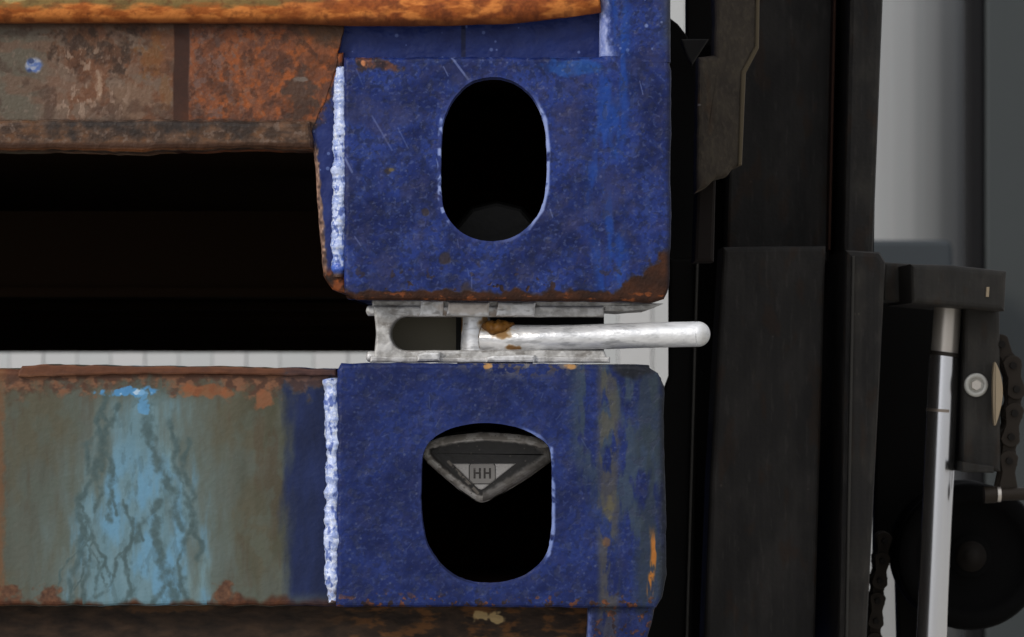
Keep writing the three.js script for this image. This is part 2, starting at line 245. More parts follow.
const sillM = surface([-160, -20, 400, 170], 2, (x, y) => {
  const n = fbm(x / 40, y / 40, 401, 4), f = fbm(x / 3, y / 3, 403, 3); let h = 0.45 + (f - 0.5) * 0.3;
  // left: grey-olive primer; middle: flaking; right of the dark run: granular orange rust
  let c = mix([106, 92, 80], [122, 98, 82], n); c = mix(c, [96, 92, 80], (1 - ss(20, 64, x + (n - 0.5) * 40)) * 0.8); c = mix(c, [118, 86, 68], ss(0.5, 0.7, fbm(x / 26, y / 12, 405, 3)) * 0.5);
  const soft = fbm(x / 17, y / 17, 411, 4), brn = ss(0.40, 0.62, soft) * ss(44, 74, x); c = mix(c, mix([104, 68, 48], [124, 80, 54], f), brn * 0.85);
  const flake = Math.max(blob(x, y, 80, 44, 30, 22, 407, 0.9), blob(x, y, 116, 54, 20, 20, 409, 1.0), blob(x, y, 132, 26, 22, 8, 410, 0.9)); c = mix(c, mix([58, 42, 32], [98, 66, 46], ss(0.35, 0.65, fbm(x / 6, y / 8, 412, 3))), flake * 0.8); h -= flake * 0.15;
  const tan = blob(x, y, 130, 100, 28, 22, 413, 0.5); c = mix(c, [124, 100, 82], tan * 0.85);
  const och = Math.max(blob(x, y, 150, 56, 13, 20, 415, 0.8), blob(x, y, 163, 92, 7, 20, 416, 0.8) * 0.7); c = mix(c, [128, 80, 38], och * 0.6);
  const wh = ss(0.56, 0.70, fbm(x / 5 + 3, y / 8, 417, 3)) * ss(46, 62, x) * (1 - ss(118, 134, x)) * Math.max(1 - ss(9, 20, Math.abs(y - 60)), 1 - ss(10, 24, Math.abs(y - 100)) ); c = mix(c, [164, 140, 122], wh * 0.7); h += wh * 0.15;
  c = mix(c, [176, 150, 128], (1 - ss(1, 4, Math.abs(x - 97.5 - (f - 0.5) * 5))) * ss(66, 76, y) * (1 - ss(94, 104, y)) * 0.7);
  if (x > 160) {
    const g = fbm(x / 4, y / 4, 421, 3), a = fbm(x / 24, y / 24, 423, 4), e = fbm(x / 9, y / 9, 424, 4);
    let o = mix([100, 62, 46], [140, 80, 48], ss(0.3, 0.7, a)); o = mix(o, [178, 90, 34], ss(0.46, 0.7, e) * 0.62 * ss(190, 260, x + (y - 60))); o = mix(o, [112, 90, 86], ss(0.5, 0.68, fbm(x / 7, y / 7, 425, 4)) * 0.65 * (1 - ss(225, 285, x)));
    o = mix(o, [70, 42, 30], ss(0.55, 0.72, fbm(x / 8, y / 8, 427, 4)) * 0.6); o = mix(o, [150, 96, 66], ss(0.58, 0.75, g) * 0.4);
    o = mix(o, [78, 58, 42], ss(284, 312, x + (fbm(x / 8, y / 8, 428, 3) - 0.5) * 34) * (1 - ss(28, 62, y + (a - 0.5) * 30)) * 0.8);
    o = mix(o, [72, 56, 48], blob(x, y, 300, 92, 17, 26, 429, 0.8) * 0.85); o = mix(o, [132, 124, 118], blob(x, y, 302, 78, 8, 3, 430, 0.8) * 0.7);
    c = mix(c, o, ss(174, 188, x)); h = lerp(h, 0.35 + g * 0.4, ss(174, 188, x));
  }
  c = mix(c, [58, 36, 26], ss(0.52, 0.72, fbm(x / 20, y / 16, 451, 4)) * 0.4); c = mix(c, [178, 152, 134], ss(0.66, 0.76, fbm(x / 5, y / 5, 453, 4)) * 0.18 * (1 - ss(250, 300, x)));
  const run = (1 - ss(6.5, 9, Math.abs(x - 178 - 2.5 * Math.sin(y / 30) + (y > 80 ? (y - 80) * -0.09 : 0)))) * (1 - ss(120, 134, y)) * lerp(1, 0.75, ss(90, 120, y)); c = mix(c, mix([62, 34, 24], [50, 28, 20], f), run * 0.95); h = lerp(h, 0.35, run);
  // bottom lip: black and brown scale
  const lip = ss(117, 122, y + (fbm(x / 10, y / 5, 431, 3) - 0.5) * 5); const lc = mix(mix([64, 48, 38], [104, 78, 60], ss(0.3, 0.75, fbm(x / 12, y / 7, 433, 4))), [122, 78, 44], ss(0.45, 0.8, fbm(x / 14, y / 7, 435, 4)) * 0.5);
  c = mix(c, mix(mix(lc, [128, 112, 102], ss(0.6, 0.75, fbm(x / 5, y / 5, 436, 3)) * 0.5), [40, 35, 33], clamp(1.25 - (y - 119 + (fbm(x / 15, y / 12, 437, 4) - 0.5) * 34) / 12) * ss(30, 60, x) * (1 - ss(250, 275, x)) * 0.85), lip);
  c = mix(c, [58, 34, 20], ss(140, 145, y) * 0.8); c = mix(c, [124, 72, 34], ss(146, 150, y) * 0.8);
  c = mix(c, [66, 42, 30], (1 - ss(22, 30, y)) * 0.6);
  // pale blue daub of paint
  const dab = blob(x, y, 31, 64, 9.5, 8.5, 441, 0.25); let dc = mix([92, 122, 190], [168, 180, 206], ss(0.4, 0.65, fbm(x / 5, y / 5, 443, 2))); dc = mix(dc, [44, 66, 120], Math.max(blob(x, y, 29, 59, 4, 3.2, 445), blob(x, y, 27, 70, 3, 3, 447)) * 0.9); c = mix(c, dc, dab * 0.9);
  c = mix(c, [40, 26, 20], 0.12);
  return { c, r: 0.34 + 0.4 * fbm(x / 9, y / 9, 454, 3), h };
}, { bump: 0.0009, spec: 0.5 });

const lipM = surface([-160, -60, 620, 40], 1.8, (x, y) => {
  const f = fbm(x / 22, y / 9, 451, 4), g = fbm(x / 4, y / 4, 453, 3), e = fbm(x / 14, y / 9, 457, 4), yy = y + (f - 0.5) * 12;
  let c = mix([112, 94, 56], [130, 104, 62], f); c = mix(c, [92, 72, 44], ss(0.45, 0.75, e) * 0.5); c = mix(c, [156, 146, 100], blob(x, y, 15, 1, 14, 4, 455, 0.5) * 0.8);
  const or = ss(4, 11, yy + ss(240, 420, x) * 10); c = mix(c, mix([160, 88, 40], [208, 128, 64], ss(0.35, 0.65, fbm(x / 24, y / 7, 458, 4))), or);
  c = mix(c, mix([104, 54, 30], [158, 84, 40], g), ss(230, 400, x + (e - 0.5) * 120) * ss(0.32, 0.6, fbm(x / 26, y / 12, 459, 4)));
  c = mix(c, [92, 50, 28], ss(0.56, 0.76, fbm(x / 10, y / 8, 461, 4)) * 0.35); c = mix(c, [84, 46, 26], ss(17, 23, y) * 0.6);
  return { c, r: 0.8, h: 0.2 + g * 0.3 + e * 0.4 };
}, { bump: 0.001, spec: 0.4 });

const flankM = surface([290, 20, 360, 310], 2.4, (x, y) => {
  let c = mix([22, 34, 88], [40, 56, 116], fbm(x / 12, y / 12, 471, 3)); c = mix(c, [110, 128, 180], spots(x, y, 473, 12, 1.6) * 0.7);
  const line = (x - 312) * 1.0 + (y - 128) * 0.42; // rust creeping in from the sill
  const ru = 1 - ss(-5, 7, (x - 341) + (y - 66) * 0.42 + (fbm(x / 8, y / 8, 475, 3) - 0.5) * 18); c = mix(c, rustC(x, y, 477), ru * (1 - ss(120, 138, y)));
  c = mix(c, mix([60, 40, 30], [190, 150, 120], vn(x / 2, y / 3, 479)), (1 - ss(1.5, 4, x - 314 - (y - 150) * 0.085 + (fbm(x / 3, y / 5, 481, 2) - 0.5) * 3)) * ss(135, 150, y) * 0.9);
  c = mix(c, rustC(x, y, 483), ss(264, 276, y));
  return { c, r: 0.5, h: peel(x, y, 485) };
}, { bump: 0.001 });

const webM = surface([330, 10, 620, 70], 2, (x, y) => {
  let c = mix([22, 36, 92], [38, 56, 120], fbm(x / 18, y / 12, 491, 3)); c = mix(c, [120, 136, 190], spots(x, y, 493, 15, 1.6) * 0.65);
  c = mix(c, [18, 20, 44], (1 - ss(1.5, 3, Math.abs(x - 463))) * 0.6);
  return { c, r: 0.4, h: peel(x, y, 495) };
}, { bump: 0.001 });

const RUNX = -10, RUNW = 360, RUNY = 380, RUNH = 230, runs = new Float32Array(RUNW * 2 * RUNH * 2); // fine cracks and dried runs that wander down the paint
{
  const dot = (x, y, w, v) => { for (let j = Math.floor((y - RUNY - w * 2) * 2); j <= (y - RUNY + w * 2) * 2; j++) for (let i = Math.floor((x - RUNX - w * 2) * 2); i <= (x - RUNX + w * 2) * 2; i++) { if (i < 0 || j < 0 || i >= RUNW * 2 || j >= RUNH * 2) continue; const q = Math.hypot(i / 2 + RUNX - x, j / 2 + RUNY - y) / w, m = v * Math.exp(-q * q); if (m > runs[j * RUNW * 2 + i]) runs[j * RUNW * 2 + i] = m; } };
  const walk = (x, y, yEnd, w, v, depth, drift) => { let vx = 0; while (y < yEnd) { vx = vx * 0.8 + (rng() - 0.5) * 0.9 + drift * 0.04; x += clamp(vx, -1.3, 1.3); y += 0.5 + rng() * 0.9; const ww = w * 1.45 * (0.45 + 1.2 * vn(x / 6, y / 7, 77)); dot(x, y, ww, v * (0.6 + 0.5 * vn(x / 9, y / 12, 78))); if (rng() < 0.05) dot(x + (rng() - 0.5) * 7, y, ww * 1.2, v * 0.7); if (depth && rng() < 0.011) walk(x, y, Math.min(yEnd, y + 20 + rng() * 60), w * 0.8, v * 0.9, depth - 1, (rng() - 0.5) * 5); } };
  for (const [x, y, e, w, dr] of [[104, 396, 470, 2.6, -0.4], [98, 450, 604, 2.8, -0.8], [116, 404, 520, 2.0, 0], [121, 500, 604, 2.0, -1], [141, 398, 530, 3.4, 1.4], [152, 515, 604, 3.2, 1.2], [166, 420, 560, 2.2, 1], [186, 440, 600, 2.2, 0.4], [158, 500, 540, 2.6, -3], [74, 500, 590, 1.5, 0.3]]) walk(x, y, e, w, 0.95, 1, dr);
}
const tealM = surface([-160, 355, 350, 640], 2, (x, y) => {
  const f = fbm(x / 4, y / 4, 501, 3), v = fbm(x / 11, y / 100, 503, 4), g = fbm(x / 30, y / 60, 504, 4);
  let c = mix([76, 80, 72], [90, 94, 86], v); c = mix(c, [84, 78, 60], ss(0.4, 0.7, fbm(x / 30, y / 60, 505, 4)) * 0.6); c = mix(c, [66, 66, 52], ss(225, 255, x) * ss(0.3, 0.6, g) * 0.6); c = mix(c, [74, 60, 46], ss(0.52, 0.7, fbm(x / 16, y / 90, 506, 4)) * 0.4);
  // paler worn blue-green in the middle, broader downwards, its edge broken by runs
  const half = lerp(40, 74, ss(390, 540, y)), cx = 140 + 4 * Math.sin(y / 50), wd = (fbm(x / 10, y / 46, 507, 4) - 0.5) * 60;
  c = mix(c, [94, 108, 106], (1 - ss(half - 10, half + 46, Math.abs(x - cx) + wd * 0.8)) * 0.8 * ss(382, 410, y));
  const core = 1 - ss(half - 40, half + 4, Math.abs(x - cx) + wd);
  let tc = mix([92, 122, 132], [110, 140, 152], fbm(x / 8, y / 40, 509, 4)); tc = mix(tc, [100, 146, 176], ss(0.42, 0.62, fbm(x / 22, y / 70, 510, 4)) * ss(420, 490, y) * 0.85); tc = mix(tc, [112, 136, 138], ss(0.5, 0.7, g) * ss(140, 170, x) * 0.7);
  c = mix(c, [84, 92, 84], ss(0.5, 0.7, fbm(x / 18, y / 24, 512, 4)) * 0.45); c = mix(c, tc, core * ss(386, 408, y) * 0.95);
  const ri = Math.floor((x - RUNX) * 2), rj = Math.floor((y - RUNY) * 2), vein = ri >= 0 && rj >= 0 && ri < RUNW * 2 && rj < RUNH * 2 ? runs[rj * RUNW * 2 + ri] : 0;
  const vv = ss(0.1, 0.95, vein + (fbm(x / 5, y / 5, 533, 4) - 0.5) * 0.7) * ss(0.04, 0.3, vein) + 0.35 * ss(0.55, 0.7, fbm(x / 7, y / 15, 535, 4)) * core; c = mix(c, mix([58, 76, 78], [74, 94, 96], f), clamp(vv) * 0.8);
  // rust along the top
  const top = 1 - ss(-9, 9, y - 384 - 14 * (fbm(x / 26, 3, 523, 3) - 0.3) * 2 + (fbm(x / 8, y / 8, 525, 4) - 0.5) * 30 + (x > 95 && x < 160 ? 8 : 0));
  c = mix(c, mix(mix([80, 54, 42], [122, 84, 62], ss(0.4, 0.65, fbm(x / 9, y / 6, 527, 3))), mix([76, 46, 34], [112, 68, 44], fbm(x / 14, y / 4, 528, 4)), 1 - ss(372, 378, y)), top * 0.95);
  c = mix(c, [134, 84, 56], blob(x, y, 262, 398, 10, 14, 529, 0.7) * 0.8); c = mix(c, [146, 84, 50], blob(x, y, 205, 392, 26, 7, 530, 0.8) * 0.6);
  c = mix(c, [112, 76, 50], (1 - ss(2, 10, x + fbm(x / 5, y / 12, 531, 3) * 10)) * 0.7);
  c = mix(c, [78, 140, 192], blob(x, y, 126, 392, 28, 5, 533, 1.3) * 0.9); c = mix(c, [196, 214, 230], blob(x, y, 136, 393, 12, 2.2, 535, 1.2) * 0.8); c = mix(c, [92, 150, 196], blob(x, y, 140, 403, 7, 9, 537, 1.4) * 0.75);
  // bottom rust
  const bot = ss(-3, 5, y - 600 + (fbm(x / 16, 1, 539, 3) - 0.5) * 16 + (x > 80 && x < 205 ? -6 : 0)); c = mix(c, mix([54, 32, 24], [92, 54, 34], f), bot * 0.95);
  for (const [a, b, q] of [[222, 596, 15], [46, 598, 15], [8, 594, 12]]) { const m = blob(x, y, a, b, q, q * 0.8, 541, 0.7); c = mix(c, mix([60, 34, 24], [120, 80, 56], f), m * 0.85); }
  // blue overspray next to the casting
  const bl = ss(276, 296, x + (fbm(x / 10, y / 34, 543, 4) - 0.5) * 16); c = mix(c, mix([18, 28, 58], [32, 45, 88], fbm(x / 12, y / 30, 545, 4)), bl * (1 - top * 0.75) * (1 - ss(590, 606, y) * 0.7));
  return { c, r: 0.6, h: 0.5 + (f - 0.5) * 0.3 + vein * 0.12 + top * 0.15 };
}, { bump: 0.0006, spec: 0.45 });

const underM = surface([-160, 590, 620, 690], 1.5, (x, y) => {
  const f = fbm(x / 16, y / 7, 551, 4); let c = mix([34, 30, 28], [74, 58, 46], f); c = mix(c, [110, 74, 44], ss(0.45, 0.7, fbm(x / 18, y / 8, 553, 4)) * ss(300, 380, x) * 0.8);
  c = mix(c, [196, 170, 120], Math.max(blob(x, y, 484, 621, 18, 5, 555, 1.0), blob(x, y, 498, 624, 9, 4, 557, 0.8)) * 0.8); c = mix(c, [110, 76, 50], blob(x, y, 160, 612, 60, 6, 558, 0.6) * 0.5);
  return { c, r: 0.85, h: f };
}, { bump: 0.001, spec: 0.3 });

const galvM = surface([350, 290, 730, 375], 2.4, (x, y) => {
  const a = fbm(x / 8, y / 8, 601, 3), b = fbm(x / 2.2, y / 2.2, 603, 2); let c = mix([186, 185, 183], [226, 226, 226], ss(0.3, 0.7, a));
  c = mix(c, [226, 226, 224], ss(0.55, 0.8, b) * 0.4); c = mix(c, [104, 98, 92], ss(0.62, 0.8, fbm(x / 12, y / 4, 605, 4)) * 0.5);
  c = mix(c, [188, 172, 156], blob(x, y, 470, 306, 34, 8, 607, 0.5) * 0.5);
  return { c, r: 0.3 + 0.2 * a, h: 0.4 + a * 0.4 + b * 0.1, m: 0.3 };
}, { bump: 0.0006, metal: true, spec: 1 });
const darkGalvM = surface([350, 290, 730, 375], 2.4, (x, y) => {
  const a = fbm(x / 9, y / 9, 651, 4), b = fbm(x / 3, y / 3, 653, 3); let c = mix([160, 158, 155], [202, 201, 199], ss(0.3, 0.7, a)); c = mix(c, [96, 90, 84], ss(0.6, 0.8, fbm(x / 14, y / 6, 655, 4)) * 0.5); c = mix(c, [206, 206, 205], ss(0.6, 0.78, b) * 0.5); c = mix(c, [112, 88, 68], blob(x, y, 460, 314, 50, 4, 657, 0.9) * 0.5);
  return { c, r: 0.36 + 0.2 * b, h: a * 0.6 + b * 0.2, m: 0.3 };
}, { bump: 0.0007, metal: true, spec: 0.8 });
const leverM = surface([440, 300, 730, 370], 2.4, (x, y) => {
  const a = fbm(x / 14, y / 6, 611, 3), b = fbm(x / 2, y / 2, 613, 2); let c = mix([214, 216, 219], [238, 239, 241], a);
  c = mix(c, [130, 132, 134], ss(0.56, 0.76, fbm(x / 16, y / 4, 615, 4)) * 0.4 * (1 - ss(640, 690, x)));
  const gr = blob(x, y, 497, 327, 19, 12, 617, 0.5); c = mix(c, [140, 96, 40], gr * 0.85); c = mix(c, [112, 70, 24], blob(x, y, 492, 324, 10, 6, 619, 0.5) * 0.8); c = mix(c, [132, 88, 38], blob(x, y, 514, 348, 8, 4, 621, 0.5) * 0.85);
  c = mix(c, [206, 204, 198], ss(698, 704, x) * 0.5);
  return { c, r: lerp(0.24 + 0.2 * a, 0.75, gr), h: 0.4 + a * 0.5 + b * 0.1, m: lerp(0.35, 0, gr) };
}, { bump: 0.0006, metal: true, spec: 1 });
const greaseM = surface([470, 310, 530, 350], 3, (x, y) => { const a = fbm(x / 6, y / 5, 623, 4); return { c: mix([104, 66, 22], [152, 104, 40], a), r: 0.45, h: a }; }, { bump: 0.0008 });
const coneM = surface([410, 190, 570, 520], 2, (x, y) => {
  const b = fbm(x / 5, y / 5, 631, 3); return { c: mix([26, 25, 24], [34, 33, 31], b), r: 0.5, h: b, m: 0.2 };
}, { bump: 0.0001, metal: true });
const NOSE = [[421.5, 456], [424, 445], [436, 437.5], [461, 433], [486, 431.5], [516, 433], [541, 438], [551.5, 446], [554, 458], [546, 466], [492, 500], [481, 503], [471, 499], [432, 468]];
const noseAt = NOSE.map(([x, y]) => [(x - 512) * 1.0225 + 512, (y - 356) * 1.0225 + 356]);
const noseM = surface([410, 420, 575, 525], 3, (x, y) => { // cast nose, edge light put into the colour, strongest on top and left
  const b = fbm(x / 5, y / 5, 635, 4), d = rimDist(x, y, noseAt), top = y < 452 - Math.abs(x - 486) * 0.04, left = x < 482;
  let c = mix([40, 38, 36], [54, 51, 48], b);
  const w = top ? 1 - ss(8, 11, d + (b - 0.5) * 2) : left ? 1 - ss(5.5, 9, d + (b - 0.5) * 2.5) : (1 - ss(8, 13, d + (b - 0.5) * 4)) * 0.5;
  c = mix(c, mix([196, 188, 178], [248, 242, 234], ss(0.35, 0.62, fbm(x / 9, y / 6, 637, 3))), w * 0.95);
  c = mix(c, [150, 140, 128], seg(x, y, 447, 464, 477, 496, 2.2) * ss(0.35, 0.55, b) * 0.8);
  c = mix(c, [120, 112, 104], spots(x, y, 639, 9, 1) * 0.5);
  return { c, r: 0.36, h: b, m: 0.1 };
}, { bump: 0.00015, metal: true, spec: 0.8 });

const blackSteel = (rc, s, base, dust, o = {}) => surface(rc, o.res ?? 0.9, (x, y) => {
  const v = fbm(x / 4, y / 150, s, 3), a = fbm(x / 30, y / 60, s + 3, 4), f = fbm(x / 2.5, y / 2.5, s + 5, 2);
  let c = mix(base, dust, ss(0.35, 0.75, a) * 0.6 + (v - 0.5) * 0.5); c = mix(c, [110, 100, 88], spots(x, y, s + 7, 46, 1.1) * 0.5 * ss(0.5, 0.6, fbm(x / 30, y / 30, s + 15, 3))); c = mix(c, [84, 80, 74], ss(0.68, 0.8, fbm(x / 3, y / 26, s + 17, 3)) * 0.22); c = mix(c, [16, 15, 14], ss(0.5, 0.8, fbm(x / 22, y / 60, s + 19, 4)) * 0.22);
  c = mix(c, [54, 36, 24], ss(0.6, 0.78, fbm(x / 18, y / 40, s + 9, 3)) * (o.rust ?? 0.25));
  for (const [q, w, k] of o.lines ?? []) c = mix(c, k, (1 - ss(w * 0.4, w, Math.abs(x - q(y)))) * 0.8);
  return { c, r: 0.62, h: 0.5 + (f - 0.5) * 0.25 };
}, { bump: 0.0006, spec: 0.35 });
const mastM = blackSteel([640, -80, 900, 720], 701, [40, 38, 36], [54, 51, 48], { rust: 0.35 });
const railM = blackSteel([660, -80, 900, 720], 721, [40, 38, 36], [64, 60, 54], { rust: 0.3 });
const headM = blackSteel([860, 220, 1060, 720], 741, [50, 48, 45], [66, 62, 57]);
const brackM = surface([660, -60, 780, 270], 1.6, (x, y) => {
  const a = fbm(x / 12, y / 20, 751, 4), f = fbm(x / 3, y / 5, 753, 3); let c = mix([50, 44, 38], [76, 68, 56], a); c = mix(c, [92, 62, 38], ss(0.5, 0.7, fbm(x / 22, y / 40, 755, 3)) * 0.6 * (1 - ss(712, 730, x)));
  c = mix(c, [92, 82, 66], ss(0.5, 0.8, f) * 0.3); c = mix(c, [150, 144, 140], blob(x, y, 710, 89, 4, 1.6, 757) * 0.8);
  c = mix(c, [30, 24, 20], ss(165, 185, y + (f - 0.5) * 14) * 0.7);
  return { c, r: 0.7, h: f };
}, { bump: 0.0003, spec: 0.4 });
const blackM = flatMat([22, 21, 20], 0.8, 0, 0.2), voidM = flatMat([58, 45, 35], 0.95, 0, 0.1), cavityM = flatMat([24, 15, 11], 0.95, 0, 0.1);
const chromeM = flatMat([228, 228, 230], 0.22, 1), dullSteelM = flatMat([206, 198, 188], 0.36, 0.7), tanM = flatMat([168, 150, 124], 0.7), zincM = flatMat([186, 184, 176], 0.45, 0.4), chainM = flatMat([48, 42, 36], 0.6, 0.3);
const containerM = flatMat([56, 50, 46], 0.8), containerBlueM = flatMat([38, 52, 104], 0.6), panelGreyM = flatMat([64, 68, 69], 0.6);

// ------------------------------------------------------------------ setting: ground and the pale wall far behind
{
  const g = new THREE.Mesh(new THREE.PlaneGeometry(60, 60).rotateX(-Math.PI / 2), flatMat([168, 165, 158], 0.9)); g.name = 'ground'; g.userData.kind = 'structure'; g.position.y = -0.02; g.receiveShadow = true; scene.add(g);
  const t = thing('metal_wall', 'pale grey wall of vertical metal panels far behind the containers', 'wall');
  const pm = [flatMat([188, 190, 191], 0.7), flatMat([184, 187, 188], 0.7), flatMat([191, 192, 193], 0.7)];
  const pw = 0.17, pg = new RoundedBoxGeometry(pw - 0.003, 6, 0.03, 2, 0.004), z = -14.5;
  part('backing', new THREE.BoxGeometry(8.2, 6, 0.04).translate(0.2, 3, z - 0.05), flatMat([150, 150, 148], 0.8), t);
  for (let i = 0; i < 48; i++) { const m = new THREE.Mesh(pg, pm[(i * 7) % 3]); m.name = 'panel'; m.position.set(-3.8 + i * pw, 3, z + (i % 3) * 0.003); m.castShadow = m.receiveShadow = true; t.add(m); }
}

// ------------------------------------------------------------------ upper container
const LONG = 6.06, WIDE = 2.438;
const xR = 670, xL = xR - WIDE / S; // container edges in pixels

function casting(t, outline, hole, x0, y0, x1, y1, mat, seed, open) {
  const cx = hole.reduce((q, p) => q + p[0], 0) / hole.length, cy = hole.reduce((q, p) => q + p[1], 0) / hole.length;
  const wider = hole.map(([x, y]) => { const l = Math.hypot(x - cx, y - cy); return [x + (x - cx) / l * 4.4, y + (y - cy) / l * 4.4]; });
  const hp = uneven(spline(wider, 64), 0.8, 4, seed + 5);
  const shape = plate(outline, 0, 0.016, { bevel: 0.0022, seg: 3, amp: 1.1, step: 8, seed, holes: [hp] });
  const zb = -0.178, wl = 14, up = open === 'top', gap = [430, 548], zf = -0.0155;
  const slab = (ya, yb, cut) => cut ? [rbox(x0 + 3, ya, gap[0], yb, zf, zb + 0.002, 0.001), rbox(gap[1], ya, x1 - 13, yb, zf, zb + 0.002, 0.001)] : [rbox(x0 + 3, ya, x1 - 13, yb, zf, zb + 0.002, 0.001)];
  const c = part('corner_casting', [shape, rbox(x0 + 1, y0 + 2, x0 + wl, y1 - 2, zf, zb, 0.002), rbox(x1 - wl, y0 + 13, x1 - 1, y1 - 13, zf, zb, 0.002), ...slab(y0 + 2, y0 + 14, up), ...slab(y1 - 14, y1 - 2, !up)], mat, t);
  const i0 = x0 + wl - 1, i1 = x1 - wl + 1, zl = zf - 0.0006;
  part('cavity_shade_cover', [rbox(i0, y0 + 13, i0 + 6, y1 - 13, zl, zb + 0.003, 0.001), rbox(i1 - 6, y0 + 13, i1, y1 - 13, zl, zb + 0.003, 0.001), rbox(i0 + 5, y0 + 13, i1 - 5, y1 - 13, zb + 0.02, zb + 0.004, 0.001),  // dark rusty covers; their colour also stands in for shade inside the hollow
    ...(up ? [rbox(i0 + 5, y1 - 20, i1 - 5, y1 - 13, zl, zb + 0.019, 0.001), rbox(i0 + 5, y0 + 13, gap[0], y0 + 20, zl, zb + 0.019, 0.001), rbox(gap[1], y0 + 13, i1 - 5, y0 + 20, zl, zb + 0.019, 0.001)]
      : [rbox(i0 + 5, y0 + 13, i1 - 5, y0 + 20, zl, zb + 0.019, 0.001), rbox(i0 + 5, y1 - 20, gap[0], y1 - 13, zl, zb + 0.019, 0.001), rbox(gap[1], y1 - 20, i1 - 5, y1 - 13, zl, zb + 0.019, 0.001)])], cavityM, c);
  return c;
}
{
  const t = thing('shipping_container', 'upper stacked container with blue corner, tall oval slot and rusty orange bottom sill', 'shipping container', 'stacked shipping containers');
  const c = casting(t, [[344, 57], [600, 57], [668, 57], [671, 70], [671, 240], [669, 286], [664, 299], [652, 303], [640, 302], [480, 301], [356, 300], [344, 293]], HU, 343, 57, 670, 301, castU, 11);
  // weld between casting and sill
  part('weld_bead', rope([V3(wx(341.5), wy(66), -0.006), V3(wx(340.5), wy(120), -0.005), V3(wx(340), wy(180), -0.0045), V3(wx(339), wy(230), -0.005), V3(wx(338), wy(277), -0.006)],
    (u, a) => 0.0036 * (0.55 + 0.75 * fbm(u * 26, a * 0.35, 801, 3) + 0.3 * fbm(u * 44, a * 0.8, 802, 2)) * (0.7 + 0.3 * ss(0, 0.08, u)) * (1 - 0.3 * ss(0.93, 1, u)), 18, 220), beadM, c, 'worn weld bead with caught light painted pale');
  part('side_flank', [plate([[344, 52], [347, 295], [333, 290], [323, 276], [314, 160], [311, 132], [300, 112], [300, 52]], 0.0086, 0.10, { bevel: 0.002, seg: 3, amp: 1.4, seed: 21 })], flankM, t);
  // post above the casting, set a little back with a fat left edge
  {
    const prof = []; const arc = (x, z, r, a0, a1) => { for (let i = 0; i <= 6; i++) { const a = a0 + (a1 - a0) * i / 6; prof.push(V2(wx(x) + Math.cos(a) * r, z + Math.sin(a) * r)); } };
    arc(610, -0.005, 0.00512, Math.PI, Math.PI / 2); arc(666, -0.0022, 0.00232, Math.PI / 2, 0); prof.push(V2(wx(672), -0.12), V2(wx(600), -0.12));
    const pg = new THREE.ExtrudeGeometry(new THREE.Shape(prof), { depth: 62 * S * 2, bevelEnabled: false }); pg.rotateX(-Math.PI / 2); pg.scale(1, 1, -1); pg.translate(0, wy(62), 0);
    const ix = pg.index; if (!ix) { for (const k of ['position', 'normal', 'uv']) { const A = pg.attributes[k], n = A.itemSize; for (let f = 0; f < A.count; f += 3) for (let q = 0; q < n; q++) { const u = A.array[(f + 1) * n + q]; A.array[(f + 1) * n + q] = A.array[(f + 2) * n + q]; A.array[(f + 2) * n + q] = u; } } pg.computeVertexNormals(); }
    part('corner_post', pg, castU, t);
  }
  part('corner_post', [new THREE.BoxGeometry(0.034, 2.3, 0.12).translate(wx(636), wy(-60) + 1.15, -0.066)], containerBlueM, t);
  // sill
  const g = [];
  g.push(plate([[-140, 15], [344, 15], [338, 60], [326, 98], [316, 122], [312, 130], [-140, 130]], 0.0082, 0.012, { bevel: 0.0003, amp: 2.6, step: 4, seed: 31 }));
  const s = part('bottom_sill', g, sillM, t);
  part('sill_lip', plate([[-140, 120], [150, 119], [310, 121], [313, 150], [250, 148], [130, 152], [60, 150], [-140, 151]], 0.0045, 0.03, { bevel: 0.003, seg: 3, amp: 1.6, step: 6, seed: 33 }), sillM, s);
  part('sill_web', plate([[336, 8], [606, 8], [606, 62], [336, 62]], 0.013, 0.02, { bevel: 0.001 }), webM, t);
  // rusted lip of the end wall above the sill: a rolled edge with a slightly wavy underside
  const lp = []; for (let i = 0; i <= 34; i++) { const x = -140 + i * (739 / 34); lp.push(V3(wx(x), wy(6 + (x > 520 ? -(x - 520) * 0.13 : 0) + (x > 280 && x < 520 ? 3 * Math.sin((x - 280) / 240 * Math.PI) : 0)), -0.002)); }
  part('end_wall_lip', rope(lp, (u, a) => 0.0085 * (0.96 + 0.08 * fbm(u * 26, a, 811, 3)), 20, 240), lipM, t);
  part('end_wall', [rbox(-140, -70, 606, 4, -0.004, -0.02), new THREE.BoxGeometry(2.2, 2.1, 0.03).translate(wx(600) - 1.1, wy(-70) + 1.05, -0.045), new THREE.BoxGeometry(WIDE - 0.4, 0.065, 0.012).translate(wx(xL) + 0.2 + (WIDE - 0.4) / 2 - 0.30, wy(85), -0.03)], lipM, t);
  // underside: floor, cross members, rails, running back into the dark
  part('floor', [new THREE.BoxGeometry(WIDE - 0.1, 0.03, LONG - 0.2).translate(wx(xR) - WIDE / 2, wy(90), -LONG / 2 - 0.1), new THREE.BoxGeometry(WIDE - 0.4, 0.03, 0.19).translate(wx(xR) - WIDE / 2 - 0.15, wy(92), -0.115)], voidM, t);
  const cm = new THREE.BoxGeometry(WIDE - 0.3, 0.05, 0.045), cl = new THREE.BoxGeometry(WIDE - 0.3, 0.006, 0.075);
